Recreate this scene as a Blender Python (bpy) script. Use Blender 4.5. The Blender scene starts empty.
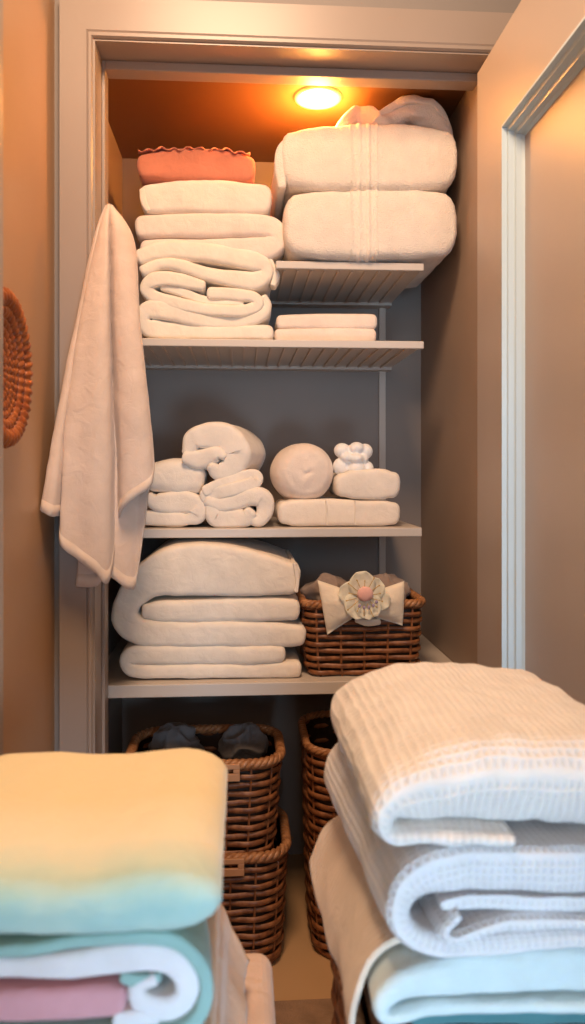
import bpy, bmesh, math, random
from mathutils import Vector, noise, Matrix
random.seed(4)
S = bpy.context.scene
COL = S.collection
PI = math.pi

# ------------------------------------------------------------------ camera
F = 777.0
YAW = math.radians(3.87)
CZ = 1.17
HOR = 470.0

def at(px, py, Y):
    """world point on the vertical plane Y seen at a pixel of the photograph"""
    a = math.atan((px - 292.5) / F) + YAW
    X = Y * math.tan(a)
    d = Y * math.cos(YAW) + X * math.sin(YAW)
    return Vector((X, Y, CZ - (py - HOR) * d / F))

def msize(px, py, Y):
    p = at(px, py, Y)
    return (p.y * math.cos(YAW) + p.x * math.sin(YAW)) / F

cd = bpy.data.cameras.new('camera')
cam = bpy.data.objects.new('camera', cd); COL.objects.link(cam)
cam.location = (0, 0, CZ)
cam.rotation_euler = (PI / 2, 0, -YAW)
cd.sensor_width = 36; cd.lens = F / 1024 * 36
cd.shift_y = -(512 - HOR) / 1024
cd.clip_start = 0.02
cd.dof.use_dof = True; cd.dof.focus_distance = 1.95; cd.dof.aperture_fstop = 4.0
S.camera = cam

# ------------------------------------------------------------------ materials
def nt(name):
    m = bpy.data.materials.new(name); m.use_nodes = True
    n = m.node_tree.nodes; l = m.node_tree.links
    return m, n, l, n['Principled BSDF']

def ramp(n, stops):
    r = n.new('ShaderNodeValToRGB')
    e = r.color_ramp.elements
    while len(e) < len(stops): e.new(0.5)
    for i, (p, c) in enumerate(stops):
        e[i].position = p; e[i].color = (*c, 1)
    return r

def mixc(n, l, fac, a, b, mode='MIX'):
    x = n.new('ShaderNodeMix'); x.data_type = 'RGBA'; x.blend_type = mode
    for k, v in ((0, fac), (6, a), (7, b)):
        if isinstance(v, (int, float)): x.inputs[k].default_value = v
        elif isinstance(v, tuple): x.inputs[k].default_value = (*v, 1)
        else: l.new(v, x.inputs[k])
    return x.outputs[2]

def paint(name, c, var=0.05, rough=0.5, scale=3, bump=0.02):
    m, n, l, b = nt(name)
    tc = n.new('ShaderNodeTexCoord'); no = n.new('ShaderNodeTexNoise')
    no.inputs['Scale'].default_value = scale; no.inputs['Detail'].default_value = 4
    l.new(tc.outputs['Object'], no.inputs['Vector'])
    lo = tuple(x * (1 - var) for x in c); hi = tuple(min(1, x * (1 + var)) for x in c)
    r = ramp(n, [(0.3, lo), (0.7, hi)]); l.new(no.outputs['Fac'], r.inputs['Fac'])
    l.new(r.outputs['Color'], b.inputs['Base Color'])
    b.inputs['Roughness'].default_value = rough
    n2 = n.new('ShaderNodeTexNoise'); n2.inputs['Scale'].default_value = 180
    l.new(tc.outputs['Object'], n2.inputs['Vector'])
    bp = n.new('ShaderNodeBump'); bp.inputs['Strength'].default_value = bump * 4; bp.inputs['Distance'].default_value = 0.001
    l.new(n2.outputs['Fac'], bp.inputs['Height']); l.new(bp.outputs['Normal'], b.inputs['Normal'])
    return m

def fabric(name, c, kind='terry', scale=420, bump=0.35, var=0.07, grad=None, wsize=0.0075, wave_u=1.0, wave_v=1.0, dist=0.0012, wrinkle=0.45):
    """towelling: 'terry' loops, 'waffle' grid on the uv, 'smooth' cotton; grad=(axis, z0, z1, colour stops) blend along that axis"""
    m, n, l, b = nt(name)
    tc = n.new('ShaderNodeTexCoord')
    no = n.new('ShaderNodeTexNoise'); no.inputs['Scale'].default_value = 22; no.inputs['Detail'].default_value = 3
    l.new(tc.outputs['Object'], no.inputs['Vector'])
    base = None
    if grad:
        ax, a0, a1, stops = grad
        sp = n.new('ShaderNodeSeparateXYZ'); l.new(tc.outputs['UV'] if ax in 'uv' else tc.outputs['Object'], sp.inputs[0])
        mr = n.new('ShaderNodeMapRange'); mr.inputs[1].default_value = a0; mr.inputs[2].default_value = a1
        l.new(sp.outputs[{'u': 0, 'v': 1, 'x': 0, 'y': 1, 'z': 2}[ax]], mr.inputs[0])
        ad = n.new('ShaderNodeMath'); ad.operation = 'MULTIPLY_ADD'; ad.inputs[1].default_value = 0.22; ad.inputs[2].default_value = -0.11
        l.new(no.outputs['Fac'], ad.inputs[0])
        sm = n.new('ShaderNodeMath'); sm.operation = 'ADD'; l.new(mr.outputs[0], sm.inputs[0]); l.new(ad.outputs[0], sm.inputs[1])
        r = ramp(n, stops); l.new(sm.outputs[0], r.inputs['Fac']); base = r.outputs['Color']
    else:
        r = ramp(n, [(0.3, tuple(x * (1 - var) for x in c)), (0.7, tuple(min(1, x * (1 + var * 0.5)) for x in c))])
        l.new(no.outputs['Fac'], r.inputs['Fac']); base = r.outputs['Color']
    bp = n.new('ShaderNodeBump'); bp.inputs['Strength'].default_value = bump; bp.inputs['Distance'].default_value = dist
    if kind == 'waffle':
        sp2 = n.new('ShaderNodeSeparateXYZ'); l.new(tc.outputs['UV'], sp2.inputs[0])
        outs = []
        for k, w in ((0, wave_u), (1, wave_v)):
            mu = n.new('ShaderNodeMath'); mu.operation = 'MULTIPLY'; mu.inputs[1].default_value = 2 * PI / wsize
            l.new(sp2.outputs[k], mu.inputs[0])
            si = n.new('ShaderNodeMath'); si.operation = 'SINE'; l.new(mu.outputs[0], si.inputs[0])
            ab = n.new('ShaderNodeMath'); ab.operation = 'MULTIPLY'; ab.inputs[1].default_value = w; l.new(si.outputs[0], ab.inputs[0])
            outs.append(ab.outputs[0])
        mx = n.new('ShaderNodeMath'); mx.operation = 'MAXIMUM'; l.new(outs[0], mx.inputs[0]); l.new(outs[1], mx.inputs[1])
        l.new(mx.outputs[0], bp.inputs['Height'])
        mr2 = n.new('ShaderNodeMapRange'); mr2.inputs[1].default_value = -1; mr2.inputs[2].default_value = 1
        mr2.inputs[3].default_value = 0.90; mr2.inputs[4].default_value = 1.0
        l.new(mx.outputs[0], mr2.inputs[0])
        cb = n.new('ShaderNodeCombineColor')
        for k in range(3): l.new(mr2.outputs[0], cb.inputs[k])
        base = mixc(n, l, 1.0, base, cb.outputs[0], 'MULTIPLY')
    else:
        n2 = n.new('ShaderNodeTexNoise' if kind == 'smooth' else 'ShaderNodeTexVoronoi')
        n2.inputs['Scale'].default_value = scale
        l.new(tc.outputs['Object'], n2.inputs['Vector'])
        l.new(n2.outputs[0], bp.inputs['Height'])
    n3 = n.new('ShaderNodeTexNoise'); n3.inputs['Scale'].default_value = 38; n3.inputs['Detail'].default_value = 3; n3.inputs['Distortion'].default_value = 0.6
    l.new(tc.outputs['Object'], n3.inputs['Vector'])
    b0 = n.new('ShaderNodeBump'); b0.inputs['Strength'].default_value = wrinkle; b0.inputs['Distance'].default_value = 0.006
    l.new(n3.outputs['Fac'], b0.inputs['Height']); l.new(b0.outputs['Normal'], bp.inputs['Normal'])
    l.new(bp.outputs['Normal'], b.inputs['Normal'])
    l.new(base, b.inputs['Base Color'])
    b.inputs['Subsurface Weight'].default_value = 0.25
    b.inputs['Subsurface Radius'].default_value = (1.0, 0.8, 0.6); b.inputs['Subsurface Scale'].default_value = 0.006
    b.inputs['Roughness'].default_value = 0.9
    b.inputs['Specular IOR Level'].default_value = 0.15
    b.inputs['Sheen Weight'].default_value = 0.25
    b.inputs['Sheen Roughness'].default_value = 0.5
    return m

def wicker(name, dark, light, scale=60):
    m, n, l, b = nt(name)
    tc = n.new('ShaderNodeTexCoord'); no = n.new('ShaderNodeTexNoise')
    no.inputs['Scale'].default_value = scale; no.inputs['Detail'].default_value = 4
    l.new(tc.outputs['Object'], no.inputs['Vector'])
    r = ramp(n, [(0.3, dark), (0.72, light)]); l.new(no.outputs['Fac'], r.inputs['Fac'])
    l.new(r.outputs['Color'], b.inputs['Base Color'])
    b.inputs['Roughness'].default_value = 0.42
    bp = n.new('ShaderNodeBump'); bp.inputs['Strength'].default_value = 0.3; bp.inputs['Distance'].default_value = 0.0006
    n2 = n.new('ShaderNodeTexNoise'); n2.inputs['Scale'].default_value = 500
    l.new(tc.outputs['Object'], n2.inputs['Vector']); l.new(n2.outputs['Fac'], bp.inputs['Height'])
    l.new(bp.outputs['Normal'], b.inputs['Normal'])
    return m

def emit(name, c, s):
    m, n, l, b = nt(name)
    b.inputs['Base Color'].default_value = (*c, 1)
    b.inputs['Emission Color'].default_value = (*c, 1); b.inputs['Emission Strength'].default_value = s
    return m

M = dict(
    trim=paint('trim_dim_paint', (0.35, 0.285, 0.245), 0.03, 0.35),  # white casing, its weak light put into a darker colour
    door=paint('door_paint', (0.45, 0.385, 0.345), 0.03, 0.4),
    moulding=paint('moulding_cool_tint', (0.56, 0.70, 0.78), 0.02, 0.3),  # cool light on the moulding painted in as blue
    hall=paint('hall_wall_paint', (0.50, 0.29, 0.15), 0.05, 0.4),
    hallback=paint('hall_front_paint', (0.26, 0.23, 0.21), 0.05, 0.6),
    closet=paint('closet_wall_paint', (0.31, 0.25, 0.21), 0.05, 0.55),
    closetr=paint('closet_side_paint', (0.36, 0.27, 0.21), 0.05, 0.55),
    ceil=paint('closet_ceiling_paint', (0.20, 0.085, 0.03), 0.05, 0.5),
    floor=paint('closet_floor_vinyl', (0.62, 0.38, 0.19), 0.06, 0.5),
    shelf=paint('shelf_paint', (0.62, 0.55, 0.48), 0.04, 0.4),
    rib=paint('shelf_rib_paint', (0.66, 0.56, 0.47), 0.04, 0.45),
    carpet=fabric('carpet', (0.36, 0.22, 0.13), 'terry', 260, 0.9, 0.3),
    white=fabric('white_terry', (0.88, 0.78, 0.67)),
    cream=fabric('cream_terry', (0.87, 0.76, 0.64)),
    warm=fabric('warm_white_terry', (0.88, 0.83, 0.78)),
    loop=fabric('soft_cotton', (0.89, 0.79, 0.66), 'smooth', 300, 0.2),
    bath=fabric('bath_towel_pile', (0.87, 0.77, 0.66), 'terry', 330, 0.9, 0.06, dist=0.0018),
    pinkish=fabric('blush_terry', (0.87, 0.73, 0.62)),
    peach=fabric('peach_cotton', (0.68, 0.24, 0.14), 'smooth', 300, 0.25),
    blanket=fabric('ivory_fleece', (0.88, 0.77, 0.64), 'smooth', 420, 0.25),
    hang=fabric('beige_cotton', (0.72, 0.57, 0.47), 'smooth', 700, 0.3),
    hem=fabric('beige_hem', (0.76, 0.61, 0.50), 'smooth', 700, 0.3),
    knot=fabric('white_yarn', (0.92, 0.90, 0.87), 'smooth', 350, 0.3),
    bow=fabric('cream_felt', (0.88, 0.78, 0.64), 'smooth', 500, 0.25),
    petal=fabric('petal_felt', (0.90, 0.84, 0.66), 'smooth', 400, 0.2),
    pinkbead=fabric('pink_felt', (0.88, 0.52, 0.46), 'smooth', 400, 0.2),
    gold=paint('gold_thread', (0.62, 0.40, 0.10), 0.1, 0.4),
    lav=fabric('lavender_felt', (0.42, 0.36, 0.52), 'smooth', 400, 0.2),
    taupe=fabric('taupe_cloth', (0.33, 0.25, 0.21), 'smooth', 400, 0.3),
    grey=fabric('charcoal_cloth', (0.16, 0.15, 0.15), 'smooth', 400, 0.3),
    wicker=wicker('brown_wicker', (0.13, 0.04, 0.015), (0.38, 0.15, 0.055)),
    rim=wicker('wicker_rim', (0.26, 0.10, 0.035), (0.56, 0.27, 0.12)),
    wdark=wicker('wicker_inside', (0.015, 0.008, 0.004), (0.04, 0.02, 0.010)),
    plate=wicker('tan_leather', (0.50, 0.24, 0.11), (0.60, 0.32, 0.16), 14),
    rope=wicker('rust_rope', (0.26, 0.055, 0.012), (0.46, 0.13, 0.03), 45),
    yellow=fabric('yellow_teal_towel', (0.9, 0.7, 0.4), 'smooth', 500, 0.25,
                  grad=('y', -0.175, 0.02, [(0.05, (0.40, 0.63, 0.60)), (0.24, (0.66, 0.79, 0.68)), (0.50, (0.89, 0.83, 0.62)), (1.0, (0.88, 0.73, 0.44))])),  # teal at the front, blending through cream to yellow
    teal=fabric('teal_towel', (0.33, 0.53, 0.50), 'smooth', 500, 0.25),
    lining=fabric('white_lining', (0.84, 0.82, 0.84), 'smooth', 400, 0.25),
    pink=fabric('pink_towel', (0.70, 0.36, 0.40), 'smooth', 400, 0.25),
    drape=fabric('tan_drape', (0.84, 0.64, 0.48), 'smooth', 500, 0.3),
    ott=fabric('peach_upholstery', (0.78, 0.58, 0.46), 'smooth', 600, 0.3),
    waffle=fabric('white_waffle', (0.90, 0.85, 0.80), 'waffle', bump=0.55, wsize=0.0085, dist=0.002),
    waffle2=fabric('white_waffle_fine', (0.86, 0.85, 0.86), 'waffle', bump=0.55, wsize=0.0075, dist=0.002),
    aqua=fabric('pale_aqua_terry', (0.70, 0.82, 0.83), 'terry', 330, 0.4),
    tealshade=fabric('shaded_teal_terry', (0.10, 0.26, 0.28), 'terry', 330, 0.4),  # shade of the gap below the aqua towel, put into the colour
    ribbed=fabric('ribbed_beige', (0.86, 0.70, 0.56), 'waffle', bump=0.5, wsize=0.009, wave_u=1.0, wave_v=0.0, dist=0.002),
    steel=paint('lamp_ring', (0.75, 0.55, 0.35), 0.02, 0.3),
    lens=emit('lamp_lens', (1.0, 0.72, 0.30), 12),
)

# ------------------------------------------------------------------ object helpers
ORG = {}
def link(name, verts, faces, mat, parent=None, smooth=True, uvs=None, origin=None):
    """one mesh object; verts in world space, the origin goes to the base centre (or to `origin`)"""
    me = bpy.data.meshes.new(name)
    xs = [v[0] for v in verts]; ys = [v[1] for v in verts]; zs = [v[2] for v in verts]
    o0 = Vector(origin) if origin else Vector(((min(xs) + max(xs)) / 2, (min(ys) + max(ys)) / 2, min(zs)))
    me.from_pydata([Vector(v) - o0 for v in verts], [], faces)
    if uvs:
        uvl = me.uv_layers.new(name='UVMap')
        for lp in me.loops: uvl.data[lp.index].uv = uvs[lp.vertex_index]
    bm = bmesh.new(); bm.from_mesh(me)
    bmesh.ops.recalc_face_normals(bm, faces=bm.faces)
    bm.to_mesh(me); bm.free()
    if smooth:
        for p in me.polygons: p.use_smooth = True
    me.materials.append(mat)
    o = bpy.data.objects.new(name, me); COL.objects.link(o)
    ORG[o.name] = o0
    if parent:
        o.parent = parent; o.location = o0 - ORG[parent.name]
    else: o.location = o0
    return o

def empty(name, loc, label, cat, group=None, size=0.05):
    o = bpy.data.objects.new(name, None); COL.objects.link(o); o.location = loc
    o.empty_display_size = size
    ORG[o.name] = Vector(loc)
    return tag(o, label, cat, group)

def tag(o, label, cat, group=None):
    o['label'] = label; o['category'] = cat
    if group: o['group'] = group
    return o

def struct(o):
    o['kind'] = 'structure'; return o

def sit(o, z):
    """lower or raise a thing until it rests on height z"""
    zs = [min((v.co + o.location).z for v in o.data.vertices)]
    o.location.z += z - zs[0]; ORG[o.name].z += z - zs[0]
    return o

def rest(o, below, squash=0.005):
    """lay a thing on the one below, pressed in a little"""
    return sit(o, max((v.co + below.location).z for v in below.data.vertices) - squash)

class MB:
    def __init__(s): s.v = []; s.f = []
    def box(s, x0, x1, y0, y1, z0, z1):
        b = len(s.v)
        s.v += [Vector(p) for p in ((x0,y0,z0),(x1,y0,z0),(x1,y1,z0),(x0,y1,z0),(x0,y0,z1),(x1,y0,z1),(x1,y1,z1),(x0,y1,z1))]
        s.f += [tuple(b + i for i in q) for q in ((0,1,2,3),(4,5,6,7),(0,1,5,4),(1,2,6,5),(2,3,7,6),(3,0,4,7))]
        return s
    def tube(s, pts, r, seg=6, closed=False, rz=None, cap=True, rr=None):
        """tube along pts; r in-plane radius, rz vertical radius, rr per-point radius factors"""
        b = len(s.v); n = len(pts)
        for i, p in enumerate(pts):
            p = Vector(p)
            a = Vector(pts[i - 1]) if (i > 0 or closed) else p
            c = Vector(pts[(i + 1) % n]) if (i < n - 1 or closed) else p
            t = (c - a).normalized()
            up = Vector((0, 0, 1)) if abs(t.z) < 0.9 else Vector((0, 1, 0))
            sd = t.cross(up).normalized(); u = sd.cross(t).normalized()
            k = rr[i] if rr else 1
            for j in range(seg):
                w = 2 * PI * j / seg
                s.v.append(p + sd * (math.cos(w) * r * k) + u * (math.sin(w) * (rz or r) * k))
        m = n if closed else n - 1
        for i in range(m):
            i2 = (i + 1) % n
            for j in range(seg):
                j2 = (j + 1) % seg
                s.f.append((b + i * seg + j, b + i * seg + j2, b + i2 * seg + j2, b + i2 * seg + j))
        if not closed and cap:
            s.f.append(tuple(b + j for j in range(seg)))
            s.f.append(tuple(b + (n - 1) * seg + j for j in range(seg)))
        return s
    def ball(s, c, rx, ry, rz, nu=14, nv=9):
        b = len(s.v); c = Vector(c)
        for i in range(1, nv):
            a = PI * i / nv
            for j in range(nu):
                w = 2 * PI * j / nu
                s.v.append(c + Vector((rx * math.sin(a) * math.cos(w), ry * math.sin(a) * math.sin(w), rz * math.cos(a))))
        s.v += [c + Vector((0, 0, rz)), c - Vector((0, 0, rz))]
        t = len(s.v) - 2; u = t + 1
        for i in range(nv - 2):
            for j in range(nu):
                j2 = (j + 1) % nu
                s.f.append((b + i * nu + j, b + i * nu + j2, b + (i + 1) * nu + j2, b + (i + 1) * nu + j))
        for j in range(nu):
            s.f.append((t, b + (j + 1) % nu, b + j))
            s.f.append((u, b + (nv - 2) * nu + j, b + (nv - 2) * nu + (j + 1) % nu))
        return s
    def build(s, name, mat, parent=None, smooth=False, origin=None):
        return link(name, s.v, s.f, mat, parent, smooth, None, origin)

def bevel(o, w=0.002, seg=2):
    m = o.modifiers.new('bevel', 'BEVEL'); m.width = w; m.segments = seg; m.limit_method = 'ANGLE'
    return o

def catmull(pts, n):
    """uniformly resampled smooth curve through tuples"""
    P = [pts[0]] + list(pts) + [pts[-1]]
    dense = []
    for i in range(1, len(P) - 2):
        p0, p1, p2, p3 = P[i - 1], P[i], P[i + 1], P[i + 2]
        for k in range(24):
            t = k / 24
            dense.append(tuple(0.5 * (2 * b + (c - a) * t + (2 * a - 5 * b + 4 * c - d) * t * t + (3 * b - a - 3 * c + d) * t ** 3)
                               for a, b, c, d in zip(p0, p1, p2, p3)))
    dense.append(tuple(P[-2]))
    L = [0]
    for a, b in zip(dense, dense[1:]): L.append(L[-1] + math.hypot(*[x - y for x, y in zip(a[:3], b[:3])]) + 1e-9)
    out = []; j = 0
    for i in range(n):
        t = L[-1] * i / (n - 1)
        while j < len(L) - 2 and L[j + 1] < t: j += 1
        f = (t - L[j]) / (L[j + 1] - L[j])
        out.append(tuple(a + (b - a) * f for a, b in zip(dense[j], dense[j + 1])))
    return out, L[-1]

def jitter(v, amp, seed, f1=9.0, f2=38.0, wr=0.35):
    q = Vector(v)
    a = noise.noise_vector(q * f1 + Vector((seed * 7.3, seed * 1.7, seed * 3.1)))
    b = noise.noise_vector(q * f2 + Vector((seed * 2.3, -seed, seed)))
    return q + a * amp + b * (amp * wr)

def ribbon(name, pts, Y, depth, mat, parent=None, o=(0, 0), s=1.0, n=70, rf=None, amp=0.0025, seed=1, shear=(0, 0), taper=0.0,
           sag=0.0, keep=None, lift=0.0, f1=11.0, wr=0.55, fwob=0.004, K=14, backscale=1.0, cap=0.8, sq=0.75, fat=1.05):
    """folded cloth: a centre line (zoom x, zoom y, half thickness) traced on the plane Y, thickened and carried back by depth"""
    W = []
    for x, y, r in pts:
        px, py = o[0] + x / s, o[1] + y / s
        p = at(px, py, Y); W.append((p.x, p.z, r / s * msize(px, py, Y)))
    C, L = catmull(W, n)
    rmax = max(c[2] for c in C)
    if rf is None: rf = min(rmax * 0.55, 0.014)
    ds = [0, .08, .22, .45, .72, 1]
    ys = [rf * d for d in ds]
    mid = [rf + (depth - 2 * rf) * k / K for k in range(1, K)]
    ys = ys + mid + [depth - rf * d for d in reversed(ds)]
    ring = []
    CAP = 9
    def se(w):
        c, q_ = math.cos(w), math.sin(w)
        return math.copysign(abs(c) ** sq, c), abs(q_) ** sq * cap
    nor = []
    for i in range(n):
        a = C[max(0, i - 1)]; b = C[min(n - 1, i + 1)]
        tx, tz = b[0] - a[0], b[1] - a[1]; h = math.hypot(tx, tz) or 1
        nor.append((-tz / h, tx / h, tx / h, tz / h))
    verts, uvs = [], []
    cxm = sum(c[0] for c in C) / n; czm = min(c[1] for c in C)
    R = None
    for y in ys:
        d = min(y, depth - y)
        q = 1.0 if d >= rf else math.sqrt(max(0, 1 - (1 - d / rf) ** 2))
        fr = y / depth
        slice_ = []
        def put(i, cx, cz, u, vv):
            wob = fwob * noise.noise(Vector((u * 14, seed * 3.7, 0.5))) * (1 - fr)
            X = cx + shear[0] * fr; Z = cz + shear[1] * fr
            if backscale != 1.0:
                X = cxm + (X - cxm) * (1 + (backscale - 1) * fr)
            Z -= sag * math.sin(PI * fr) * max(0, min(1, (cz - czm) / 0.03))
            slice_.append(Vector((X, Y + y + wob, Z))); uvs.append((u, vv))
        def rad(i):
            r = C[i][2] * fat; k = min(rf, r * 0.85)
            return r - k * (1 - q)
        Ls = L / (n - 1)
        for i in range(n):
            r = rad(i); put(i, C[i][0] + nor[i][0] * r, C[i][1] + nor[i][1] * r, i * Ls, y)
        r = rad(n - 1)
        for k in range(1, CAP):
            w = PI * k / CAP
            cw, sw_ = se(w); put(n - 1, C[-1][0] + nor[-1][0] * r * cw + nor[-1][2] * r * sw_, C[-1][1] + nor[-1][1] * r * cw + nor[-1][3] * r * sw_, L + r * sw_, y if k < CAP / 2 else -y - 2 * r)
        for i in reversed(range(n)):
            r = rad(i); put(i, C[i][0] - nor[i][0] * r, C[i][1] - nor[i][1] * r, i * Ls, -y - 2 * r)
        r = rad(0)
        for k in range(1, CAP):
            w = PI * k / CAP
            cw, sw_ = se(w); put(0, C[0][0] - nor[0][0] * r * cw - nor[0][2] * r * sw_, C[0][1] - nor[0][1] * r * cw - nor[0][3] * r * sw_, -r * sw_, -y - 2 * r if k < CAP / 2 else y)
        R = len(slice_)
        verts += slice_
    verts = [jitter(v, amp, seed, f1=f1, wr=wr) for v in verts]
    if lift: verts = [v + Vector((0, 0, lift)) for v in verts]
    faces = []
    for k in range(len(ys) - 1):
        for j in range(R):
            j2 = (j + 1) % R
            faces.append((k * R + j, k * R + j2, (k + 1) * R + j2, (k + 1) * R + j))
    for k in (0, len(ys) - 1):
        b = k * R
        lf = lambda i: b + i
        rt = lambda i: b + n + CAP - 1 + (n - 1 - i)
        for i in range(n - 1): faces.append((lf(i), lf(i + 1), rt(i + 1), rt(i)))
        faces.append(tuple([lf(n - 1)] + [b + n + j for j in range(CAP - 1)] + [rt(n - 1)]))
        faces.append(tuple([rt(0)] + [b + 2 * n + CAP - 1 + j for j in range(CAP - 1)] + [lf(0)]))
    if keep:
        vv = keep(verts, faces, len(ys), R); verts, faces, uvs = vv
    return link(name, verts, faces, mat, parent, True, uvs)

def sheet(name, threads, mat, parent=None, nu=60, nv=40, thick=0.004, amp=0.002, seed=1, wr=0.3):
    """draped cloth through a list of threads, each a list of world points from top to hem"""
    th = [catmull([tuple(p) for p in t], nv)[0] for t in threads]
    rows = [catmull([th[k][j] for k in range(len(th))], nu)[0] for j in range(nv)]
    verts = []; uvs = []; faces = []
    Lu = sum((Vector(a) - Vector(b)).length for a, b in zip(rows[-1], rows[-1][1:]))
    Lv = sum((Vector(rows[j][nu // 2]) - Vector(rows[j + 1][nu // 2])).length for j in range(nv - 1))
    for j, r in enumerate(rows):
        for i, p in enumerate(r):
            verts.append(jitter(p, amp * (0.25 + 0.75 * j / nv), seed, wr=wr)); uvs.append((Lu * i / (nu - 1), Lv * j / (nv - 1)))
    for j in range(nv - 1):
        for i in range(nu - 1):
            faces.append((j * nu + i, j * nu + i + 1, (j + 1) * nu + i + 1, (j + 1) * nu + i))
    ob = link(name, verts, faces, mat, parent, True, uvs)
    m = ob.modifiers.new('thickness', 'SOLIDIFY'); m.thickness = thick; m.offset = 0
    return ob, verts, nu, nv

def lump(name, c, r, mat, parent=None, amp=0.5, seed=1, freq=2.2, nu=56, nv=36, floor=None):
    """a crumpled handful of cloth"""
    v = []; f = []
    for i in range(nv + 1):
        a = PI * i / nv
        for j in range(nu):
            w = 2 * PI * j / nu
            d = Vector((math.sin(a) * math.cos(w), math.sin(a) * math.sin(w), math.cos(a)))
            q = d * freq + Vector((seed * 3.1, seed, -seed))
            k = 1 + amp * (0.5 - abs(noise.noise(q)) * 1.6) + amp * 0.4 * (0.4 - abs(noise.noise(q * 2.3)))
            p = Vector(c) + Vector((d.x * r[0] * k, d.y * r[1] * k, d.z * r[2] * k))
            if floor is not None: p.z = max(p.z, floor)
            v.append(p)
    for i in range(nv):
        for j in range(nu):
            j2 = (j + 1) % nu
            f.append((i * nu + j, i * nu + j2, (i + 1) * nu + j2, (i + 1) * nu + j))
    return link(name, v, f, mat, parent, True)

# ------------------------------------------------------------------ the setting
Y0, Y1, Y2 = 1.70, 1.90, 2.36            # face of the door casing, shelf fronts, back wall
XL, XR = -0.352, 0.556                   # closet side walls
CEIL = 2.105
XH = -0.402                              # wall of the hall on the left
JL = at(95, 300, Y0).x                   # left jamb
JR = XR - 0.0005                         # right jamb, flush with the closet wall
ZH = at(105, 41, Y0).z                   # head jamb underside
ZTOP = at(105, -2, Y0).z

struct(MB().box(XL - 0.05, XR + 0.05, Y2, Y2 + 0.05, 0, CEIL).build('wall_back', M['closet']))
struct(MB().box(XL - 0.04, XL, Y0 + 0.14, Y2, 0, CEIL).build('wall_left', M['closetr']))
struct(MB().box(XR, XR + 0.04, Y0 + 0.14, Y2, 0, CEIL).build('wall_right', M['closetr']))
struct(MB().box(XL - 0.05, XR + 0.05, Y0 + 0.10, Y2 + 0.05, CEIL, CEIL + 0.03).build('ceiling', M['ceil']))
struct(MB().box(XL - 0.05, XR + 0.05, Y0 + 0.005, Y2 + 0.05, -0.03, 0).build('floor', M['floor']))
struct(MB().box(-1.3, 1.6, -1.2, Y0 + 0.005, -0.03, 0.004).build('floor_hall', M['carpet']))
w = MB(); w.box(XH - 0.04, JL - 0.02, Y0 + 0.02, Y0 + 0.12, 0, 2.7); w.box(JR + 0.02, 1.6, Y0 + 0.02, Y0 + 0.12, 0, 2.7); w.box(JL - 0.02, JR + 0.02, Y0 + 0.02, Y0 + 0.12, ZH + 0.02, 2.7)
struct(w.build('wall_front', M['hallback']))
struct(MB().box(XH - 0.05, XH, 1.05, Y0 + 0.02, 0, 2.7).build('wall_hall_left', M['hall']))
# corner post of the hall opening at the left edge of the picture
xp = at(4.5, 400, 1.08).x
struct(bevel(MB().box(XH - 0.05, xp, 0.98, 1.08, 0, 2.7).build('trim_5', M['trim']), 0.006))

def casing(name, path, inner, mat):
    """sweep a stepped casing profile along x/z corner points; profile = (across, out) from the outer to the inner edge"""
    v = []; f = []
    k = len(inner)
    for (xo, zo), (xi, zi) in path:
        for a, out in inner:
            v.append((xo + (xi - xo) * a, Y0 - out, zo + (zi - zo) * a))
    for i in range(len(path) - 1):
        for j in range(k):
            j2 = (j + 1) % k
            f.append((i * k + j, i * k + j2, (i + 1) * k + j2, (i + 1) * k + j))
    f.append(tuple(range(k))); f.append(tuple((len(path) - 1) * k + j for j in range(k)))
    return struct(link(name, v, f, mat, None, False))
prof = [(0, -0.02), (0, 0.0), (0.012, 0.004), (0.80, 0.004), (0.84, 0.0015), (0.88, 0.008), (0.96, 0.008), (1.0, 0.003), (1.0, -0.02)]
RV = 0.004
XO = at(59.5, 300, Y0).x
ZO = at(300, 5, Y0).z
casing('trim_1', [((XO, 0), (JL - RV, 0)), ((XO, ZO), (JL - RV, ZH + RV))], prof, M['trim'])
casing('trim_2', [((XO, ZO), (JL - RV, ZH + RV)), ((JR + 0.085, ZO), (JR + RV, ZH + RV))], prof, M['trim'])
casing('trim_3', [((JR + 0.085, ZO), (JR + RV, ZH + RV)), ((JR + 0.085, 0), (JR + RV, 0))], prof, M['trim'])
# jamb lining with the door stop
YS = 1.779
SX = at(105, 300, YS).x
SZ = at(105, 69, YS).z
j = MB()
j.box(JL - 0.02, JL, Y0, Y0 + 0.14, 0, ZH + 0.02); j.box(JL, JR, Y0, Y0 + 0.14, ZH, ZH + 0.02)
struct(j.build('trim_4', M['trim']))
struct(MB().box(JR, JR + 0.02, Y0, Y0 + 0.14, 0, ZH + 0.02).build('trim_8', M['closetr']))
st = MB(); st.box(JL, SX, YS, YS + 0.045, 0, ZH); st.box(SX, JR, YS, YS + 0.045, SZ, ZH)
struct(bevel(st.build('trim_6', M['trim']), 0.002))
# standard on the back wall that carries the shelves
xs0, xs1 = at(378.5, 500, Y2).x, at(385, 500, Y2).x
rail = MB().box(xs0, xs1, Y2 - 0.012, Y2, 0.02, at(380, 303, Y2).z).build('trim_7', M['rib']); struct(bevel(rail, 0.001))
# hall daylight side: nothing is built behind the camera

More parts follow.
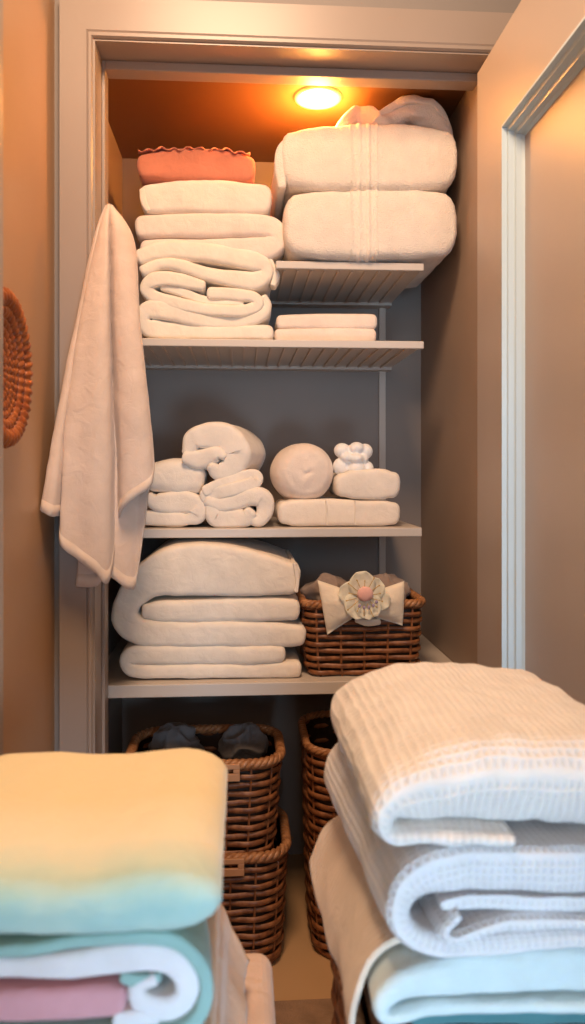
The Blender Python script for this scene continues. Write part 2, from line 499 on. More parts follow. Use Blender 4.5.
# ---- open door
XD = 0.525
dr = struct(MB().box(XD + 0.033, XD + 0.045, 0.86, Y0 - 0.010, 0.012, at(480, 76, Y0).z).build('door_1', M['door'], origin=(XD + 0.02, Y0, 0.012)))
DT = at(480, 76, Y0).z; YM, ZM = 1.518, 1.858
stl = MB()
stl.box(XD, XD + 0.033, YM, Y0 - 0.010, 0.012, DT); stl.box(XD, XD + 0.033, 0.86, 1.02, 0.012, DT)
stl.box(XD, XD + 0.033, 1.02, YM, ZM, DT); stl.box(XD, XD + 0.033, 1.02, YM, 0.012, 0.22)
stl.build('door_frame', M['door'], dr)
# mitred panel moulding stepping down from the stiles to the panel
mp = [(0.0, 0.0), (0.002, -0.005), (0.010, -0.006), (0.013, 0.003), (0.016, 0.004), (0.024, 0.004), (0.027, 0.014), (0.030, 0.016), (0.038, 0.017), (0.041, 0.027), (0.047, 0.0335), (0.0, 0.0335)]
def mould_loop(y0, y1, z0, z1):
    v = []; f = []; k = len(mp)
    for cy, cz, sy, sz in ((y1, z1, -1, -1), (y1, z0, -1, 1), (y0, z0, 1, 1), (y0, z1, 1, -1)):
        for a, b in mp: v.append((XD + b, cy + sy * a * 0.62, cz + sz * a * 0.7))
    for i in range(4):
        i2 = (i + 1) % 4
        for q in range(k):
            q2 = (q + 1) % k
            f.append((i * k + q, i * k + q2, i2 * k + q2, i2 * k + q))
    return v, f
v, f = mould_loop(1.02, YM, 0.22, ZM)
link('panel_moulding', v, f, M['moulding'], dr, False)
# ------------------------------------------------------------------ shelves
def shelf(label, x0, x1, ztop, lip, ribs, yf=Y1, group='closet shelves'):
    t = empty('shelf', ((x0 + x1) / 2, Y2, ztop - lip), label, 'shelf', group)
    th = 0.010 if ribs else lip
    b = MB().box(x0, x1, yf + 0.014, Y2 - 0.001, ztop - th, ztop).build('board', M['shelf'], t)
    bevel(MB().box(x0, x1, yf, yf + 0.014, ztop - lip, ztop).build('front_edge', M['shelf'], t), 0.002)
    if ribs:
        m = MB(); x = x0 + 0.02
        while x < x1 - 0.03:
            m.box(x, x + 0.006, yf + 0.035, Y2 - 0.07, ztop - th - 0.006, ztop - th + 0.001); x += 0.034
        m.build('underside_slats', M['rib'], t)
        MB().box(x0, x1, Y2 - 0.05, Y2 - 0.001, ztop - lip, ztop - th).build('back_cleat', M['rib'], t)
    return t
ZS1 = at(425, 263.3, Y1).z; ZS2 = at(423, 341.2, Y1).z; ZS3 = at(300, 528.3, Y1).z; ZS4 = at(200, 684, Y1 - 0.07).z
XE = at(424, 300, Y1).x
shelf('short top shelf under the two big bath towels', at(276, 263, Y1).x, XE, ZS1, 0.0185, True)
shelf('second shelf from the top, slatted underneath, holding the tall towel stack', XL, XE, ZS2, 0.0185, True)
shelf('shelf holding the rolled towels and white cloth knot', XL, at(422, 528, Y1).x, ZS3, 0.022, False)
shelf('lowest shelf, deepest of all, under the thick folded blanket and bow basket', XL, XR - 0.002, ZS4, 0.030, False, yf=Y1 - 0.07)

# ------------------------------------------------------------------ recessed lamp
lx = at(318, 95, 1.938).x; ly = 1.938
lamp = empty('recessed_light', (lx, ly, CEIL), 'round recessed light glowing orange in the closet ceiling', 'ceiling light')
v = []; f = []
pr = [(0.047, 0.0), (0.047, -0.004), (0.052, -0.007), (0.058, -0.006), (0.061, 0.0)]
for i in range(40):
    w = 2 * PI * i / 40
    for r, z in pr: v.append((lx + r * math.cos(w), ly + r * math.sin(w), CEIL + z))
for i in range(40):
    for q in range(4):
        f.append((i * 5 + q, i * 5 + q + 1, ((i + 1) % 40) * 5 + q + 1, ((i + 1) % 40) * 5 + q))
link('trim_ring', v, f, M['steel'], lamp)
v = [(lx, ly, CEIL - 0.0035)]; f = []
for r, z in ((0.02, -0.0034), (0.04, -0.003), (0.0475, -0.002)):
    for i in range(40):
        w = 2 * PI * i / 40; v.append((lx + r * math.cos(w), ly + r * math.sin(w), CEIL + z))
for i in range(40):
    i2 = (i + 1) % 40
    f.append((0, 1 + i, 1 + i2))
    for q in range(2): f.append((1 + q * 40 + i, 1 + q * 40 + i2, 41 + q * 40 + i2, 41 + q * 40 + i))
link('lens', v, f, M['lens'], lamp)

# ------------------------------------------------------------------ towels on the second shelf, left stack
G1 = 'tall stack of folded towels on the second shelf'
o4 = (120, 230); s4 = 3.25
YA = 1.93
a = ribbon('folded_towel', [(478, 330, 21), (380, 332, 19), (250, 328, 21), (120, 318, 26), (84, 308, 21), (72, 282, 19), (95, 255, 25), (170, 262, 23), (260, 284, 22), (350, 292, 20), (420, 288, 18), (462, 268, 17), (478, 240, 14), (470, 216, 10)],
           YA, 0.28, M['loop'], o=o4, s=s4, n=110, seed=3, fat=1.25, amp=0.0022, fwob=0.012)
tag(a, 'cream towel lying on the second shelf, lowest of the tall stack', 'towel', G1)
b = ribbon('folded_towel', [(262, 178, 15), (190, 160, 19), (118, 158, 20), (84, 184, 18), (108, 214, 17), (190, 238, 17), (300, 260, 16), (400, 262, 16), (448, 242, 16), (430, 216, 15), (360, 206, 17), (298, 204, 17)],
           YA - 0.004, 0.27, M['loop'], o=o4, s=s4, n=120, seed=5, fat=1.25, amp=0.002, fwob=0.012)
ribbon('inner_fold', [(142, 186, 12), (200, 200, 15), (260, 222, 14), (330, 236, 12), (395, 238, 10)], YA + 0.004, 0.2, M['loop'], b, o=o4, s=s4, n=50, seed=6)
sit(a, ZS2)
tag(b, 'cream towel with looped swirling folds, second from the bottom of tall stack', 'towel', G1)
c = ribbon('folded_towel', [(78, 128, 16), (130, 108, 15), (200, 116, 17), (300, 142, 18), (390, 158, 23), (438, 162, 24), (474, 140, 20), (468, 112, 22), (425, 98, 25), (340, 78, 25), (230, 62, 24), (130, 62, 23), (68, 82, 20)],
           YA - 0.006, 0.28, M['loop'], o=o4, s=s4, n=120, seed=8, fat=1.25, amp=0.0022, fwob=0.012)
ribbon('loose_corner', [(488, 96, 9), (498, 125, 12), (508, 150, 13), (502, 172, 10)], YA + 0.01, 0.05, M['loop'], c, o=o4, s=s4, n=30, seed=9)
tag(c, 'cream towel with a loose corner at right, third up the tall stack', 'towel', G1)
o1 = (90, 60); s1 = 1.4625
d = ribbon('folded_towel', [(84, 276, 14), (140, 276, 16), (220, 275, 16), (262, 272, 16), (277, 258, 13), (262, 242, 16), (220, 240, 17), (140, 240, 17), (78, 242, 16)],
           YA, 0.28, M['pinkish'], o=o1, s=s1, n=100, seed=11, amp=0.002)
tag(d, 'blush white towel folded in two wide layers below the plump cream one', 'towel', G1)
e = ribbon('folded_towel', [(90, 201, 21), (130, 198, 23), (190, 198, 23.5), (248, 201, 21)], YA, 0.27, M['cream'], o=o1, s=s1, n=60, seed=13, amp=0.0022)
ribbon('hem_fold', [(76, 190, 4), (78, 205, 5), (84, 218, 4)], YA - 0.002, 0.26, M['cream'], e, o=o1, s=s1, n=24, seed=14, amp=0.001)
tag(e, 'plump cream towel just under the peach one', 'towel', G1)
p_ = ribbon('folded_towel', [(84, 154, 18), (130, 151, 22), (190, 152, 22), (226, 157, 19)], YA + 0.005, 0.25, M['peach'], o=o1, s=s1, n=60, seed=15, amp=0.002)
# ruffled border lying on the peach towel
th = []
for k in range(29):
    t = k / 28; px = 138 + 112 * t; wv = 2.2 * math.sin(k * 1.9) + 1.2 * math.sin(k * 0.8)
    base = 151.5 - 1.5 * math.sin(PI * min(1, t * 1.15)) + 5 * max(0, t - 0.75) * 2
    th.append([at(px, base + wv * 0.7 - 1.5, YA + 0.002 + 0.006 * math.sin(k * 2.3)), at(px, base + wv * 0.4, YA + 0.03), at(px, base + 2, YA + 0.09)])
rf_, _, _, _ = sheet('ruffle', th, M['peach'], p_, nu=110, nv=10, thick=0.003, amp=0.001)
tag(p_, 'peach towel with a ruffled edge on top of the tall stack', 'towel', G1)

# two thin towels at the right of the second shelf
G2 = 'two thin towels on the second shelf'
t1 = ribbon('folded_towel', [(280, 330.3, 6.8), (330, 330.2, 7.4), (371, 330.5, 7.0)], 1.97, 0.24, M['pinkish'], n=50, seed=21, amp=0.0015)
ribbon('under_layer', [(274, 337.6, 1.2), (376, 337.8, 1.2)], 1.965, 0.23, M['cream'], t1, n=40, seed=22, amp=0.0006)
sit(t1, ZS2 + 0.003)
tag(t1, 'thin blush towel, lower one of the pair under the short top shelf', 'towel', G2)
t2 = ribbon('folded_towel', [(282, 316.4, 6.6), (330, 315.8, 7.4), (372, 316.4, 7.2)], 1.975, 0.23, M['pinkish'], n=50, seed=23, amp=0.0015)
rest(t2, t1, 0.004)
tag(t2, 'thin blush towel, upper one of the pair under the short top shelf', 'towel', G2)

# ------------------------------------------------------------------ bath towels on the short top shelf
G3 = 'bath towels on the short top shelf'
def bath(pts, Y, depth, seed, label, band):
    ob = ribbon('bath_towel', pts, Y, depth, M['bath'], n=240, seed=seed, amp=0.003, rf=0.022, K=18, cap=0.62, fat=1.0)
    tag(ob, label, 'bath towel', G3)
    me = ob.data; o0 = ORG[ob.name]
    # woven border: the towel's own skin between two x positions, raised in three cords
    vs = [v.co + o0 for v in me.vertices]; ns = [v.normal.copy() for v in me.vertices]
    x0 = at(band[0], 200, Y).x; x1 = at(band[1], 200, Y).x
    idx = {}; nv_ = []; fc = []
    for p in me.polygons:
        if all(x0 <= vs[i].x <= x1 for i in p.vertices) and p.center.y + o0.y < Y + depth * 0.9:
            q = []
            for i in p.vertices:
                if i not in idx:
                    t = (vs[i].x - x0) / (x1 - x0)
                    idx[i] = len(nv_); nv_.append(vs[i] + ns[i] * (0.0006 + 0.0030 * max(0, math.cos(t * 6 * PI))))
                q.append(idx[i])
            fc.append(tuple(q))
    if fc: link('woven_border', nv_, fc, M['bath'], ob, True)
    return ob
def dense(pts):
    return pts
g2 = bath([(303, 227, 31), (322, 227, 33.5), (345, 227, 34.5), (362, 227, 35), (380, 227, 35), (414, 226.5, 35), (438, 227, 33)], 1.875, 0.36, 31, 'lower bath towel of the pair on the short top shelf', (350, 378))
sit(g2, ZS1 + 0.001)
g1 = bath([(298, 162, 28), (318, 161, 32), (345, 160.5, 33.5), (362, 160, 34), (380, 160, 34), (412, 160, 33.5), (441, 161, 30)], 1.875, 0.36, 33, 'upper bath towel of the pair, right under the recessed light', (350, 378))
rest(g1, g2, 0.012)
ribbon('side_fold', [(287, 140, 3), (281, 150, 4.5), (280, 168, 5), (282, 184, 4)], 1.88, 0.32, M['bath'], g1, n=30, seed=35, amp=0.002)
o2 = (250, 70); s2 = 2.4375
h = ribbon('crumpled_towel', [(208, 140, 9), (236, 120, 20), (262, 106, 26), (298, 110, 26), (322, 128, 16), (345, 110, 20), (385, 92, 24), (435, 98, 26), (474, 124, 22), (496, 158, 13)],
           1.90, 0.26, M['bath'], o=o2, s=s2, n=110, seed=41, amp=0.009, f1=20, wr=0.55, rf=0.03, fwob=0.03, K=20)
ribbon('upper_fold', [(318, 104, 6), (345, 88, 10), (380, 74, 9), (425, 80, 10), (465, 100, 9), (487, 130, 7)], 1.91, 0.2, M['bath'], h, o=o2, s=s2, n=70, seed=43, amp=0.006, f1=18, fwob=0.03)
tag(h, 'loosely bunched towel lying on the upper bath towel', 'towel')

# ------------------------------------------------------------------ rolled towels on the third shelf
G4 = 'rolled towels at the left of the third shelf'
o5 = (120, 410); s5 = 3.44
YR = 1.935
q = ribbon('rolled_towel', [(62, 380, 14), (90, 384, 20), (150, 386, 22), (205, 390, 20), (232, 388, 16), (262, 376, 24), (262, 345, 26), (220, 330, 30), (160, 332, 28), (118, 328, 22), (100, 312, 12)],
           YR, 0.22, M['white'], o=o5, s=s5, n=100, seed=51, fat=1.3, amp=0.002, fwob=0.01)
sit(q, ZS3)
tag(q, 'flattened white towel on the third shelf beside the hanging towel', 'towel', G4)
q2 = ribbon('rolled_towel', [(125, 232, 52), (170, 230, 62), (215, 232, 62), (250, 238, 50)], YR + 0.005, 0.2, M['white'], o=o5, s=s5, n=60, seed=53, amp=0.003, rf=0.03)
tag(q2, 'smooth rounded white towel lying on the flattened one beside the hanging towel', 'towel', G4)
q3 = ribbon('rolled_towel', [(302, 316, 18), (345, 330, 24), (400, 318, 27), (450, 302, 30), (488, 306, 32), (500, 340, 30), (485, 378, 24), (462, 384, 18), (452, 366, 12)],
           YR - 0.01, 0.22, M['white'], o=o5, s=s5, n=120, seed=55, amp=0.0025, fwob=0.012)
ribbon('roll_core', [(312, 335, 22), (330, 372, 34), (380, 376, 33), (430, 374, 30), (446, 362, 24)], YR - 0.014, 0.2, M['white'], q3, o=o5, s=s5, n=60, seed=56, amp=0.0025, fwob=0.012)
sit(q3, ZS3)
tag(q3, 'white rolled towel with a swirled end resting on the third shelf', 'towel', G4)
q4 = ribbon('rolled_towel', [(292, 296, 18), (330, 288, 18), (390, 272, 18), (440, 258, 18), (470, 242, 18), (462, 226, 17), (425, 228, 17), (380, 246, 17), (330, 264, 17), (298, 278, 16)],
            YR - 0.005, 0.2, M['white'], o=o5, s=s5, n=100, seed=57, fat=1.3, amp=0.0015, fwob=0.01)
tag(q4, 'white towel in a flat loop directly beneath the topmost roll', 'towel', G4)
q5 = ribbon('rolled_towel', [(230, 140, 22), (248, 102, 34), (300, 88, 43), (362, 98, 48), (402, 148, 46), (378, 200, 40), (335, 214, 30), (312, 198, 18)],
            YR - 0.005, 0.22, M['white'], o=o5, s=s5, n=130, seed=59, amp=0.003, shear=(0.045, 0), fwob=0.012, K=18)
ribbon('inner_curl', [(228, 164, 24), (262, 170, 33), (300, 160, 32), (335, 148, 24), (352, 158, 15)], YR - 0.008, 0.2, M['white'], q5, o=o5, s=s5, n=60, seed=60, amp=0.0025, shear=(0.045, 0), fwob=0.012)
tag(q5, 'white rolled towel with an open curl, topmost of the roll pile', 'towel', G4)

# round roll, folded pair and knot at the right of the third shelf
G5 = 'folded towels at the right of the third shelf'
o6 = (260, 430); s6 = 3.25
pl = ribbon('folded_towel', [(88, 278, 36), (110, 278, 41), (180, 277, 42), (250, 277, 42), (330, 279, 40), (400, 279, 40), (428, 280, 36)], 1.935, 0.2, M['white'], o=o6, s=s6, n=80, seed=61, amp=0.0015)
for bx in (215, 308):
    ribbon('stitched_band', [(bx, 238, 2.5), (bx + 2, 260, 2.5), (bx + 1, 290, 2.5), (bx + 3, 314, 2.5)], 1.9335, 0.012, M['cream'], pl, o=o6, s=s6, n=20, seed=62, amp=0.0004, K=3)
sit(pl, ZS3)
tag(pl, 'long white folded towel on the third shelf beneath the round roll', 'towel', G5)
sm_ = ribbon('folded_towel', [(278, 190, 38), (300, 189, 45), (350, 188, 48), (400, 188, 49), (425, 190, 42)], 1.94, 0.19, M['white'], o=o6, s=s6, n=60, seed=63, amp=0.0018)
rest(sm_, pl, 0.004)
tag(sm_, 'short white folded towel beneath the white cloth knot', 'towel', G5)
# fat roll seen end on: body of revolution along Y with a puckered end
cc = at(307, 473, 1.945); rr_ = 31 * msize(305, 472, 1.945)
v = []; f = []; NU = 64
prof_ = [(0.0, 0.004), (0.08, 0.0005), (0.16, 0.0), (0.26, 0.001), (0.36, 0.003), (0.48, 0.005), (0.56, 0.0075), (0.62, 0.008), (0.70, 0.011), (0.79, 0.018), (0.87, 0.027), (0.94, 0.040), (0.985, 0.058), (1.0, 0.085), (1.0, 0.12), (0.97, 0.15), (0.88, 0.17), (0.6, 0.18), (0.0, 0.18)]
for r, y in prof_:
    for i in range(NU):
        w = 2 * PI * i / NU
        dy = y
        if 0 < r < 0.6:      # soft puckers towards the middle of the end
            dy = y + 0.0022 * math.sin(w * 2 + r * 9) * (1 - r / 0.6) + 0.0012 * math.sin(w * 5 + r * 4) * r
        p = Vector((cc.x + rr_ * r * math.cos(w) + dy * -0.07, 1.94 + dy, cc.z + rr_ * r * math.sin(w)))
        v.append(jitter(p, 0.003, 71))
for k in range(len(prof_) - 1):
    for i in range(NU):
        i2 = (i + 1) % NU; f.append((k * NU + i, k * NU + i2, (k + 1) * NU + i2, (k + 1) * NU + i))
rl = link('rolled_towel', v, f, M['pinkish'], None, True)
tag(rl, 'fat round towel roll seen end on, resting on the long folded towel', 'towel')
# knot of white yarn
kb = MB(); ck = at(353, 459.5, 1.985); u = msize(353, 459, 1.985)
for dx, dz, dy, rx, rz in ((-11, 9, 0, 8.5, 7.5), (3, 11, -.01, 8, 6.5), (12, 8, 0, 8, 8), (-12, -7, 0, 8.5, 9), (3, -9, -.012, 9, 8), (13, -9, 0, 8, 8), (2, 1, -.02, 8, 5), (-7, 2, -.014, 7, 5.5), (9, 1, -.012, 6, 6), (0, 0, .015, 14, 12)):
    kb.ball((ck.x + dx * u, ck.y + dy, ck.z + dz * u), rx * u, rx * u * 1.1, rz * u)
kn = kb.build('cloth_knot', M['knot'], None, True)
m = kn.modifiers.new('fuse', 'REMESH'); m.mode = 'VOXEL'; m.voxel_size = 0.0022; m.use_smooth_shade = True
m = kn.modifiers.new('soften', 'SMOOTH'); m.factor = 0.5; m.iterations = 3
tag(kn, 'small knotted ball of white yarn on the short folded towel', 'knot')

# ------------------------------------------------------------------ blankets on the lowest shelf
o7 = (90, 530); s7 = 1.625
YB = 1.86
bl = ribbon('folded_blanket', [(322, 87, 24), (280, 80, 31), (210, 74, 39), (140, 74, 38), (92, 92, 27), (62, 124, 20), (57, 152, 20), (82, 172, 20), (150, 178, 19), (230, 177, 19), (300, 178, 19), (338, 180, 16)],
            YB, 0.36, M['blanket'], o=o7, s=s7, n=140, seed=81, fat=1.1, amp=0.003, f1=7, K=18)
ribbon('tucked_layer', [(328, 137, 17), (260, 137, 19), (180, 139, 18), (115, 140, 17), (92, 140, 12)], YB + 0.003, 0.33, M['blanket'], bl, o=o7, s=s7, n=70, seed=83, amp=0.002)
ribbon('edge_binding', [(333, 62, 3), (337, 85, 3), (335, 106, 3)], YB - 0.003, 0.3, M['cream'], bl, o=o7, s=s7, n=24, seed=84, amp=0.001)
tag(bl, 'thick ivory blanket in big folds, upper one on the lowest shelf', 'blanket', 'folded blankets on the lowest shelf')
bl2 = ribbon('folded_blanket', [(306, 209, 14), (220, 210, 16), (130, 211, 16), (74, 210, 15), (58, 222, 12), (76, 236, 12), (150, 237, 12), (250, 236, 12), (334, 234, 13)],
             YB, 0.36, M['blanket'], o=o7, s=s7, n=120, seed=85, fat=1.0, amp=0.002, K=16)
sit(bl2, ZS4)
tag(bl2, 'flat ivory blanket in thin layers, lower one on the lowest shelf', 'blanket', 'folded blankets on the lowest shelf')
rest(bl, bl2, 0.013)

# ------------------------------------------------------------------ baskets
def rrect(a, b, rc, n):
    """n points round a rounded rectangle, with arc-length spacing; starts in the middle of the front"""
    segs = []
    per = 4 * (a - rc) + 4 * (b - rc) + 2 * PI * rc
    pts = []
    for i in range(n):
        d = per * i / n
        def walk(d):
            d2 = d
            L = [(a - rc), PI * rc / 2, 2 * (b - rc), PI * rc / 2, 2 * (a - rc), PI * rc / 2, 2 * (b - rc), PI * rc / 2, (a - rc)]
            k = 0
            while k < 8 and d2 > L[k]: d2 -= L[k]; k += 1
            t = d2
            if k == 0: return (t, -b, 0, -1)
            if k == 8: return (-(a - rc) + t, -b, 0, -1)
            if k == 2: return (a, -(b - rc) + t, 1, 0)
            if k == 4: return ((a - rc) - t, b, 0, 1)
            if k == 6: return (-a, (b - rc) - t, -1, 0)
            w = t / rc
            cx, cy, w0 = {1: (a - rc, -(b - rc), -PI / 2), 3: (a - rc, b - rc, 0), 5: (-(a - rc), b - rc, PI / 2), 7: (-(a - rc), -(b - rc), PI)}[k]
            return (cx + rc * math.cos(w0 + w), cy + rc * math.sin(w0 + w), math.cos(w0 + w), math.sin(w0 + w))
        pts.append(walk(d))
    return pts

def basket(name, label, c, a, b, h, rows, stakes, taper=0.08, rc=0.05, handle=None, group=None, rimr=0.008, cat='basket', bulge=0.0):
    cx, cy, z0 = c
    t = empty(name, c, label, cat, group)
    sc_ = lambda z: 1 - taper * (1 - z / h) - (0.05 * max(0, 1 - z / 0.03) ** 2)
    MS = 6
    P = rrect(a, b, rc, stakes * MS)
    rh = h / rows
    m = MB()
    for k in range(rows):
        z = rh * (k + 0.5); s_ = sc_(z)
        pts = []
        for i, (x, y, nx, ny) in enumerate(P):
            off = 0.0030 * math.cos(PI * i / MS + PI * k)
            wz = 0.0022 * noise.noise(Vector((i * 0.11, k * 3.3, cx * 9)))
            pts.append((cx + x * s_ + nx * off, cy + y * s_ + ny * off, z0 + z + wz))
        m.tube(pts, 0.0032, 6, True, rz=rh * 0.36)
    for i in range(0, len(P), MS):
        x, y, nx, ny = P[i]
        m.tube([(cx + x * sc_(z) , cy + y * sc_(z), z0 + z) for z in [h * q / 6 for q in range(7)]], 0.003, 5)
    m.build('woven_body', M['wicker'], t, True)
    # dark inside and base
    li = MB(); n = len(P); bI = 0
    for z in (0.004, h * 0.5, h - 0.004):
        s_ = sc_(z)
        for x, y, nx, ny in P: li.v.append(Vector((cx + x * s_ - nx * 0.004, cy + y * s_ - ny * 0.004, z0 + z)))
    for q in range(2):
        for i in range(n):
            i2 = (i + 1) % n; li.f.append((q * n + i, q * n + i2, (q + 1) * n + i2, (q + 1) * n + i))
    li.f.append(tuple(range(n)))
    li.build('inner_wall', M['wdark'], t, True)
    # twisted rim
    rm = MB(); NR = 220; PR = rrect(a, b, rc, NR)
    tw = max(24, int(stakes * 0.8))
    for ph in range(3):
        pts = []
        for i, (x, y, nx, ny) in enumerate(PR):
            w = 2 * PI * (i / NR * tw + ph / 3)
            o = rimr * 0.55 * math.cos(w); zz = rimr * 0.55 * math.sin(w)
            pts.append((cx + x + nx * o, cy + y + ny * o, z0 + h + zz))
        rm.tube(pts, rimr * 0.62, 6, True)
    rm.build('braided_rim', M['rim'], t, True)
    if handle:
        for hx, sgn in handle:
            y = cy + sgn * (b + 0.014)
            hw, hh = 0.040, 0.036; zc = z0 + h - 0.012
            m = MB()
            m.box(cx + hx - hw, cx + hx + hw, y - 0.003, y + 0.003, zc + 0.006, zc + hh * 0.5)
            m.box(cx + hx - hw, cx + hx + hw, y - 0.003, y + 0.003, zc - hh * 0.6, zc - 0.004)
            m.box(cx + hx - hw, cx + hx - hw * 0.62, y - 0.003, y + 0.003, zc - 0.004, zc + 0.006)
            m.box(cx + hx + hw * 0.62, cx + hx + hw, y - 0.003, y + 0.003, zc - 0.004, zc + 0.006)
            hd = m.build('handle_plate', M['plate'], t)
            bevel(hd, 0.0015)
    return t

# basket with the bow on the lowest shelf
kx0, kx1 = at(304, 640, 1.87).x, at(424, 640, 1.87).x
bx = (kx0 + kx1) / 2; bw = (kx1 - kx0) / 2
hB = at(360, 604, 1.87).z - ZS4
basket('wicker_basket', 'small brown wicker basket with a cream bow on the lowest shelf', (bx, 1.87 + 0.10, ZS4 + 0.001), bw, 0.105, hB, 10, 16, taper=0.06, rc=0.035, rimr=0.0095)
# two taupe cloths inside it
for px, r, sd in ((327, 0.05, 3), (384, 0.052, 9)):
    cpt = at(px, 596, 1.97)
    l_ = lump('folded_napkin', (cpt.x, 1.97, cpt.z), (r, 0.05, 0.042), M['taupe'], seed=sd, amp=0.7, freq=0.9)
    tag(l_, 'taupe napkin poking out of the bow basket behind the %s bow loop' % ('left' if px < 350 else 'right'), 'napkin', 'napkins in the bow basket')

# bow
o8 = (290, 550); s8 = 3.9
bY = 1.848
bc = at(o8[0] + 285 / s8, o8[1] + 190 / s8, bY)
bow = empty('ribbon_bow', bc, 'cream felt bow tied on the front of the small wicker basket', 'bow')
def bow_loop(outer, inner, name):
    """puffy loop: outer edge top/bottom points and pinched inner edge, zoom pixels"""
    v = []; f = []; NS, NT = 18, 14
    for layer in (0, 1):
        for i in range(NS):
            t = i / (NS - 1)
            top = Vector(inner[0]).lerp(Vector(outer[0]), t); bot = Vector(inner[1]).lerp(Vector(outer[1]), t)
            for k in range(NT):
                q = k / (NT - 1)
                p = top.lerp(bot, q)
                puff = math.sin(PI * q) ** 0.6 * (0.004 + 0.017 * math.sin(PI * min(1, t * 0.8 + 0.12)))
                fold = 0.004 * math.cos(q * PI * 5) * (1 - t) ** 1.2
                w = at(o8[0] + p.x / s8, o8[1] + p.y / s8, bY)
                w.y = bY + 0.004 + (-(puff + fold) if layer == 0 else puff * 0.5)
                v.append(w)
    for layer in (0, 1):
        b0 = layer * NS * NT
        for i in range(NS - 1):
            for k in range(NT - 1):
                f.append((b0 + i * NT + k, b0 + i * NT + k + 1, b0 + (i + 1) * NT + k + 1, b0 + (i + 1) * NT + k))
    b1 = NS * NT
    for i in range(NS - 1):
        for k in (0, NT - 1):
            f.append((i * NT + k, (i + 1) * NT + k, b1 + (i + 1) * NT + k, b1 + i * NT + k))
    for i in (0, NS - 1):
        for k in range(NT - 1):
            f.append((i * NT + k, i * NT + k + 1, b1 + i * NT + k + 1, b1 + i * NT + k))
    return link(name, v, f, M['bow'], bow)
bow_loop(((108, 118), (146, 332)), ((268, 172), (272, 250)), 'bow_loop')
bow_loop(((446, 122), (440, 296)), ((300, 172), (300, 255)), 'bow_loop')
ribbon('bow_tail', [(262, 278, 8), (300, 284, 14), (345, 282, 12)], bY - 0.004, 0.014, M['bow'], bow, o=o8, s=s8, n=30, seed=3, amp=0.001, K=4)
kb = MB().ball(bc + Vector((0, 0.0, 0)), 0.016, 0.014, 0.018); kb.build('bow_knot', M['bow'], bow, True)
# flower
fc_ = at(o8[0] + 288 / s8, o8[1] + 180 / s8, bY - 0.022)
flw = empty('fabric_flower', fc_, 'cream felt flower with pink centre pinned on the bow', 'flower')
um = msize(360, 596, bY - 0.022) / s8
def petal(ang, ln, wd, k):
    v = []; f = []; A, B = 9, 8
    for i in range(A):
        t = i / (A - 1)
        hw = wd * math.sin(PI * (0.12 + 0.80 * t) ** 0.95) ** 0.75
        for jx in range(B):
            q = jx / (B - 1) * 2 - 1
            r = ln * t; s_ = hw * q
            y = -0.006 * t * t - 0.004 * (q * q) * t + 0.0015 * k
            v.append(fc_ + Vector((math.cos(ang) * r - math.sin(ang) * s_, y + 0.004, math.sin(ang) * r + math.cos(ang) * s_)))
    for i in range(A - 1):
        for jx in range(B - 1):
            f.append((i * B + jx, i * B + jx + 1, (i + 1) * B + jx + 1, (i + 1) * B + jx))
    p = link('petal', v, f, M['petal'], flw)
    m = p.modifiers.new('thickness', 'SOLIDIFY'); m.thickness = 0.0016
    return p
for k, (deg, ln, wd) in enumerate(((98, 98, 56), (38, 90, 52), (-14, 106, 52), (-66, 92, 56), (-122, 94, 58), (168, 100, 52))):
    petal(math.radians(deg), ln * um, wd * um, k % 3)
MB().ball(fc_ + Vector((0.002, -0.008, 30 * um * 0.35)), 32 * um, 0.008, 29 * um, 18, 12).build('flower_centre', M['pinkbead'], flw, True)
for k in range(14):
    w = 2 * PI * k / 14 + 0.2; r0, r1 = 30 * um, (62 + 10 * (k % 3)) * um
    s_ = MB(); p0 = fc_ + Vector((math.cos(w) * r0, -0.006, math.sin(w) * r0)); p1 = fc_ + Vector((math.cos(w) * r1, -0.011, math.sin(w) * r1))
    s_.tube([p0, p1], 0.0008, 5); s_.ball(p1, 0.0018, 0.0018, 0.0018, 8, 6); s_.build('stamen', M['gold'], flw, True)
for k in range(5):
    w = math.radians(-125 + 24 * k)
    p1 = fc_ + Vector((math.cos(w) * 46 * um + 0.004, -0.011, math.sin(w) * 42 * um))
    MB().ball(p1, 0.0036, 0.002, 0.0046, 10, 7).build('lavender_bud', M['lav'], flw, True)

# baskets on the closet floor
TX0, TX1 = -0.262, 0.097
basket('storage_basket', 'brown wicker basket on the closet floor, lower one of the left pair', (-0.080, 1.935, 0.001), 0.192, 0.135, 0.272, 14, 20, taper=0.07, rc=0.075, handle=[(0.050, -1)], group='wicker baskets on the closet floor', rimr=0.011)
basket('storage_basket', 'brown wicker basket stacked in another, with grey cloths inside', (-0.082, 1.925, 0.250), 0.180, 0.125, 0.240, 12, 20, taper=0.10, rc=0.075, handle=[(0.042, -1), (0.03, 1)], group='wicker baskets on the closet floor', rimr=0.011)
for px, py, r, sd, lab in ((176, 748, 0.05, 5, 'dark grey cloth bunched at the left inside the upper wicker basket'), (243, 746, 0.045, 12, 'dark grey cloth bunched at the right inside the upper wicker basket')):
    cp = at(px, py, 1.98)
    l_ = lump('bunched_cloth', (cp.x, 1.98, cp.z), (r * 1.1, 0.05, r), M['grey'], seed=sd, amp=0.55, freq=1.3)
    tag(l_, lab, 'cloth', 'cloths in the upper basket')
basket('storage_basket', 'tall brown wicker basket on the floor behind the waffle towels', (0.334, 1.97, 0.001), 0.172, 0.15, 0.50, 25, 20, taper=0.09, rc=0.075, group='wicker baskets on the closet floor', rimr=0.009)

